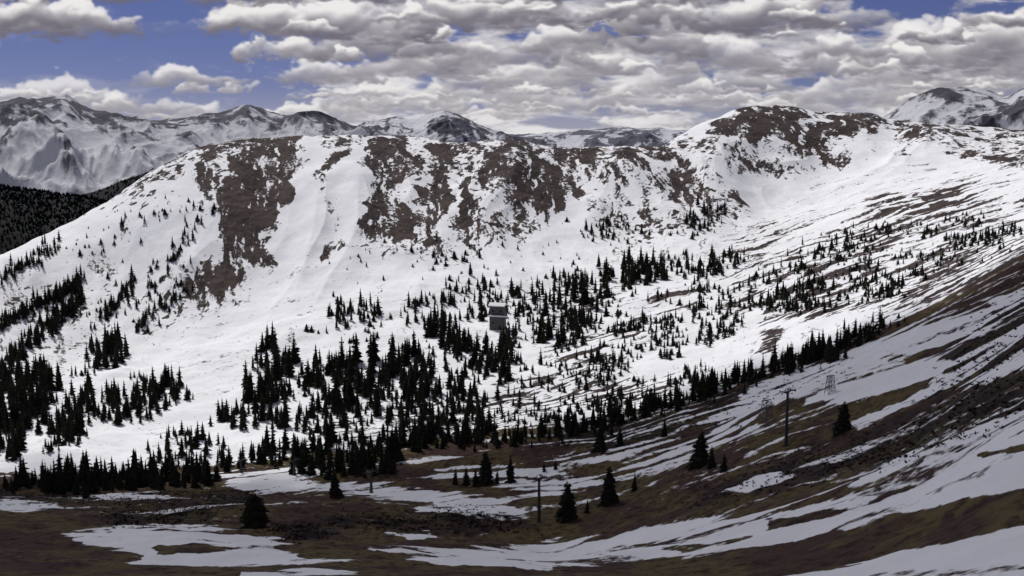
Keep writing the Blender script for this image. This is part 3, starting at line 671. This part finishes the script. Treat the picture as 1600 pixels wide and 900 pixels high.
# ------------------------------------------------------------------ built things
m_st,t,b=new_mat('weathered_steel'); tcx=t.n.new('ShaderNodeTexCoord')
t.l.new(t.mix(t.noise(tcx.outputs['Object'],2,3,.6),(.04,.042,.045),(.08,.08,.085)),b.inputs['Base Color']); b.inputs['Metallic'].default_value=.3; b.inputs['Roughness'].default_value=.6
m_lt,t,b=new_mat('galvanised_steel'); tcx=t.n.new('ShaderNodeTexCoord')
t.l.new(t.mix(t.noise(tcx.outputs['Object'],2,3,.6),(.09,.09,.10),(.18,.18,.19)),b.inputs['Base Color']); b.inputs['Metallic'].default_value=.3; b.inputs['Roughness'].default_value=.6
def bar(a,b_,r0,r1=None,n=8):
    r1=r0 if r1 is None else r1; a=Vector(a); b_=Vector(b_); d=(b_-a).normalized(); u=d.orthogonal().normalized(); w=d.cross(u); V=[];P=[]
    for o,r in ((a,r0),(b_,r1)):
        for k in range(n):
            an=6.28318*k/n; V.append(tuple(o+u*(r*math.cos(an))+w*(r*math.sin(an))))
    for k in range(n): P.append((k,(k+1)%n,n+(k+1)%n,n+k))
    P.append(tuple(range(n-1,-1,-1))); P.append(tuple(range(n,2*n))); return V,P
def join(gs):
    V=[];P=[]
    for v,p in gs:
        n=len(V); V.extend(v); P.extend([tuple(k+n for k in f) for f in p])
    return V,P
def box(c,s):
    x,y,z=c;a,b_,d=s[0]/2,s[1]/2,s[2]/2
    V=[(x+i*a,y+j*b_,z+k*d) for i in(-1,1) for j in(-1,1) for k in(-1,1)]
    return V,[(0,1,3,2),(4,6,7,5),(0,4,5,1),(2,3,7,6),(0,2,6,4),(1,5,7,3)]
def root(name,px,py,rz,label,cat,group):
    g=land(px,py); e=bpy.data.objects.new(name,None); COL.objects.link(e); e.location=(g[0],g[1],g[2]-.2); e.rotation_euler=(0,0,rz)
    tag(e,label,cat,group); return e,float(project(*g)[2])
def lift_tower(px,py,hp,rz,label,mat):
    e,dep=root('lift_tower',px,py,rz,label,'lift tower','chairlift towers'); H=hp*dep/F*1.03
    def pt(n,gs): return link(n,mesh_pf(n,*join(gs),[mat]),e)
    pt('base',[bar((0,0,-.6),(0,0,.45),.75,.7,12)])
    pt('pole',[bar((0,0,.45),(0,0,H-.35),.46,.3,12)])
    pt('crossarm',[box((0,0,H-.2),(3.6,.32,.3)),bar((0,0,H-1.1),(-1.2,0,H-.35),.07),bar((0,0,H-1.1),(1.2,0,H-.35),.07)])
    pt('lifting_frame',[bar((-1.4,0,H-.05),(-1.0,0,H+.8),.06),bar((1.4,0,H-.05),(1.0,0,H+.8),.06),bar((-1.05,0,H+.8),(1.05,0,H+.8),.06)])
    for s_ in (-1,1):
        sh=pt('sheave_train',[box((s_*1.85,0,H-.2),(.1,2.6,.16))])
        for q in (-1.05,-.35,.35,1.05): link('sheave',mesh_pf('sheave',*bar((s_*1.93,q,H-.02),(s_*2.05,q,H-.02),.2,.2,12),[mat]),sh)
    pt('ladder',[bar((-.16,-.5,.6),(-.16,-.4,H-.5),.03,.03,5),bar((.16,-.5,.6),(.16,-.4,H-.5),.03,.03,5)]+[bar((-.16,-.5+.1*k/14,.8+k*(H-1.5)/14),(.16,-.5+.1*k/14,.8+k*(H-1.5)/14),.025,.025,5) for k in range(15)])
lift_tower(842,816,71,.9,'dark lone lift tower among tundra and snow, left of two broad spruces',m_st)
lift_tower(1228,696,86,.8,'tallest dark lift tower, on the shaded slope at the right',m_st)
lift_tower(580,770,34,1.0,'short dark lift tower behind the bright snow flat',m_st)
lift_tower(460,742,24,1.0,'small lift tower left of the short one, at the edge of the wood',m_st)
lift_tower(377,738,20,1.0,'smallest lift tower, leftmost of all at the edge of the wood',m_st)
def lattice(px,py,hp,rz,label):
    e,dep=root('lattice_tower',px,py,rz,label,'lattice tower','grey lattice towers'); H=hp*dep/F; a=H*.22; c=H*.13
    for sx_ in(-1,1):
        for sy_ in(-1,1):
            link('leg',mesh_pf('leg',*bar((sx_*a,sy_*a,-.3),(sx_*c,sy_*c,H),.09,.07,6),[m_lt]),e)
    gs=[]
    for f0,f1 in ((.05,.36),(.36,.66),(.66,.95)):
        w0=a+(c-a)*f0; w1=a+(c-a)*f1
        for (p,q) in (((-1,-1),(1,-1)),((1,-1),(1,1)),((1,1),(-1,1)),((-1,1),(-1,-1))):
            gs.append(bar((p[0]*w0,p[1]*w0,f0*H),(q[0]*w1,q[1]*w1,f1*H),.05,.05,5)); gs.append(bar((q[0]*w0,q[1]*w0,f0*H),(p[0]*w1,p[1]*w1,f1*H),.05,.05,5)); gs.append(bar((p[0]*w1,p[1]*w1,f1*H),(q[0]*w1,q[1]*w1,f1*H),.05,.05,5))
    link('bracing',mesh_pf('bracing',*join(gs),[m_lt]),e)
    link('top_beam',mesh_pf('top_beam',*join([box((0,0,H+.1),(c*3.4,.3,.25))]),[m_lt]),e)
lattice(1197,662,38,.5,'wider grey lattice tower on shaded snow, left of the tallest lift tower')
lattice(1297,614,28,.3,'small grey lattice tower on the snow patch right of the tallest lift tower')
# grey hut with snow on its two roofs among the trees at the centre
m_wd,t,b=new_mat('grey_boards'); tcx=t.n.new('ShaderNodeTexCoord'); t.l.new(t.mix(t.noise(tcx.outputs['Object'],1.2,4,.65),(.04,.045,.042),(.15,.155,.15)),b.inputs['Base Color'])
m_rs,t,b=new_mat('roof_snow'); tcx=t.n.new('ShaderNodeTexCoord'); t.l.new(t.mix(t.noise(tcx.outputs['Object'],.8,3,.6),(.74,.75,.78),(.84,.84,.86)),b.inputs['Base Color'])
m_gl,t,b=new_mat('dark_glass'); tcx=t.n.new('ShaderNodeTexCoord'); t.l.new(t.mix(t.noise(tcx.outputs['Object'],3,1,.5),(.01,.012,.014),(.03,.033,.04)),b.inputs['Base Color']); b.inputs['Roughness'].default_value=.15
e,dep=root('hut',778,514,-.3,'small grey boarded hut with snowy roof among trees at valley centre','hut',None); u=dep/F
Wd=23*u; Hh=37*u; Dp=12*u
def pitched(x0,x1,y0,y1,z,rise,th):
    ym=(y0+y1)/2
    V=[(x,y,q) for x in (x0,x1) for (y,q) in ((y0,z),(ym,z+rise),(y1,z),(y0,z+th),(ym,z+rise+th),(y1,z+th))]
    return V,[(0,1,4,3),(1,2,5,4),(6,9,10,7),(7,10,11,8),(3,4,10,9),(4,5,11,10),(0,3,9,6),(2,8,11,5),(0,6,7,1),(1,7,8,2)]
link('wall',mesh_pf('wall',*join([box((0,0,Hh/2-1),(Wd,Dp,Hh+2))]),[m_wd]),e)
link('roof',mesh_pf('roof',*pitched(-Wd*.58,Wd*.58,-Dp*.7,Dp*.7,Hh,4.0*u,1.4*u),[m_rs]),e)
link('porch_roof',mesh_pf('porch_roof',*join([box((Wd*.12,-Dp*.5-2.2*u,Hh*.6),(Wd*1.25,4.2*u,1.8*u))]),[m_rs]),e)
for xx in (-.45,.68): link('porch_post',mesh_pf('porch_post',*bar((xx*Wd,-Dp*.5-3.6*u,-1),(xx*Wd,-Dp*.5-3.6*u,Hh*.58),.14),[m_wd]),e)
link('door',mesh_pf('door',*join([box((Wd*.2,-Dp*.5-.04,1.1),(1.1,.08,2.2))]),[m_gl]),e)
for xx,zz_ in ((-.25,.3),(-.25,.8),(.25,.8)):
    w0=link('window',mesh_pf('window',*join([box((xx*Wd,-Dp*.5-.05,zz_*Hh),(1.3,.1,1.2))]),[m_wd]),e)
    link('pane',mesh_pf('pane',*join([box((xx*Wd,-Dp*.5-.11,zz_*Hh),(1.0,.03,.9))]),[m_gl]),w0)
print('trees',len(trees),'indiv',len(indiv),'low faces',len(LP))
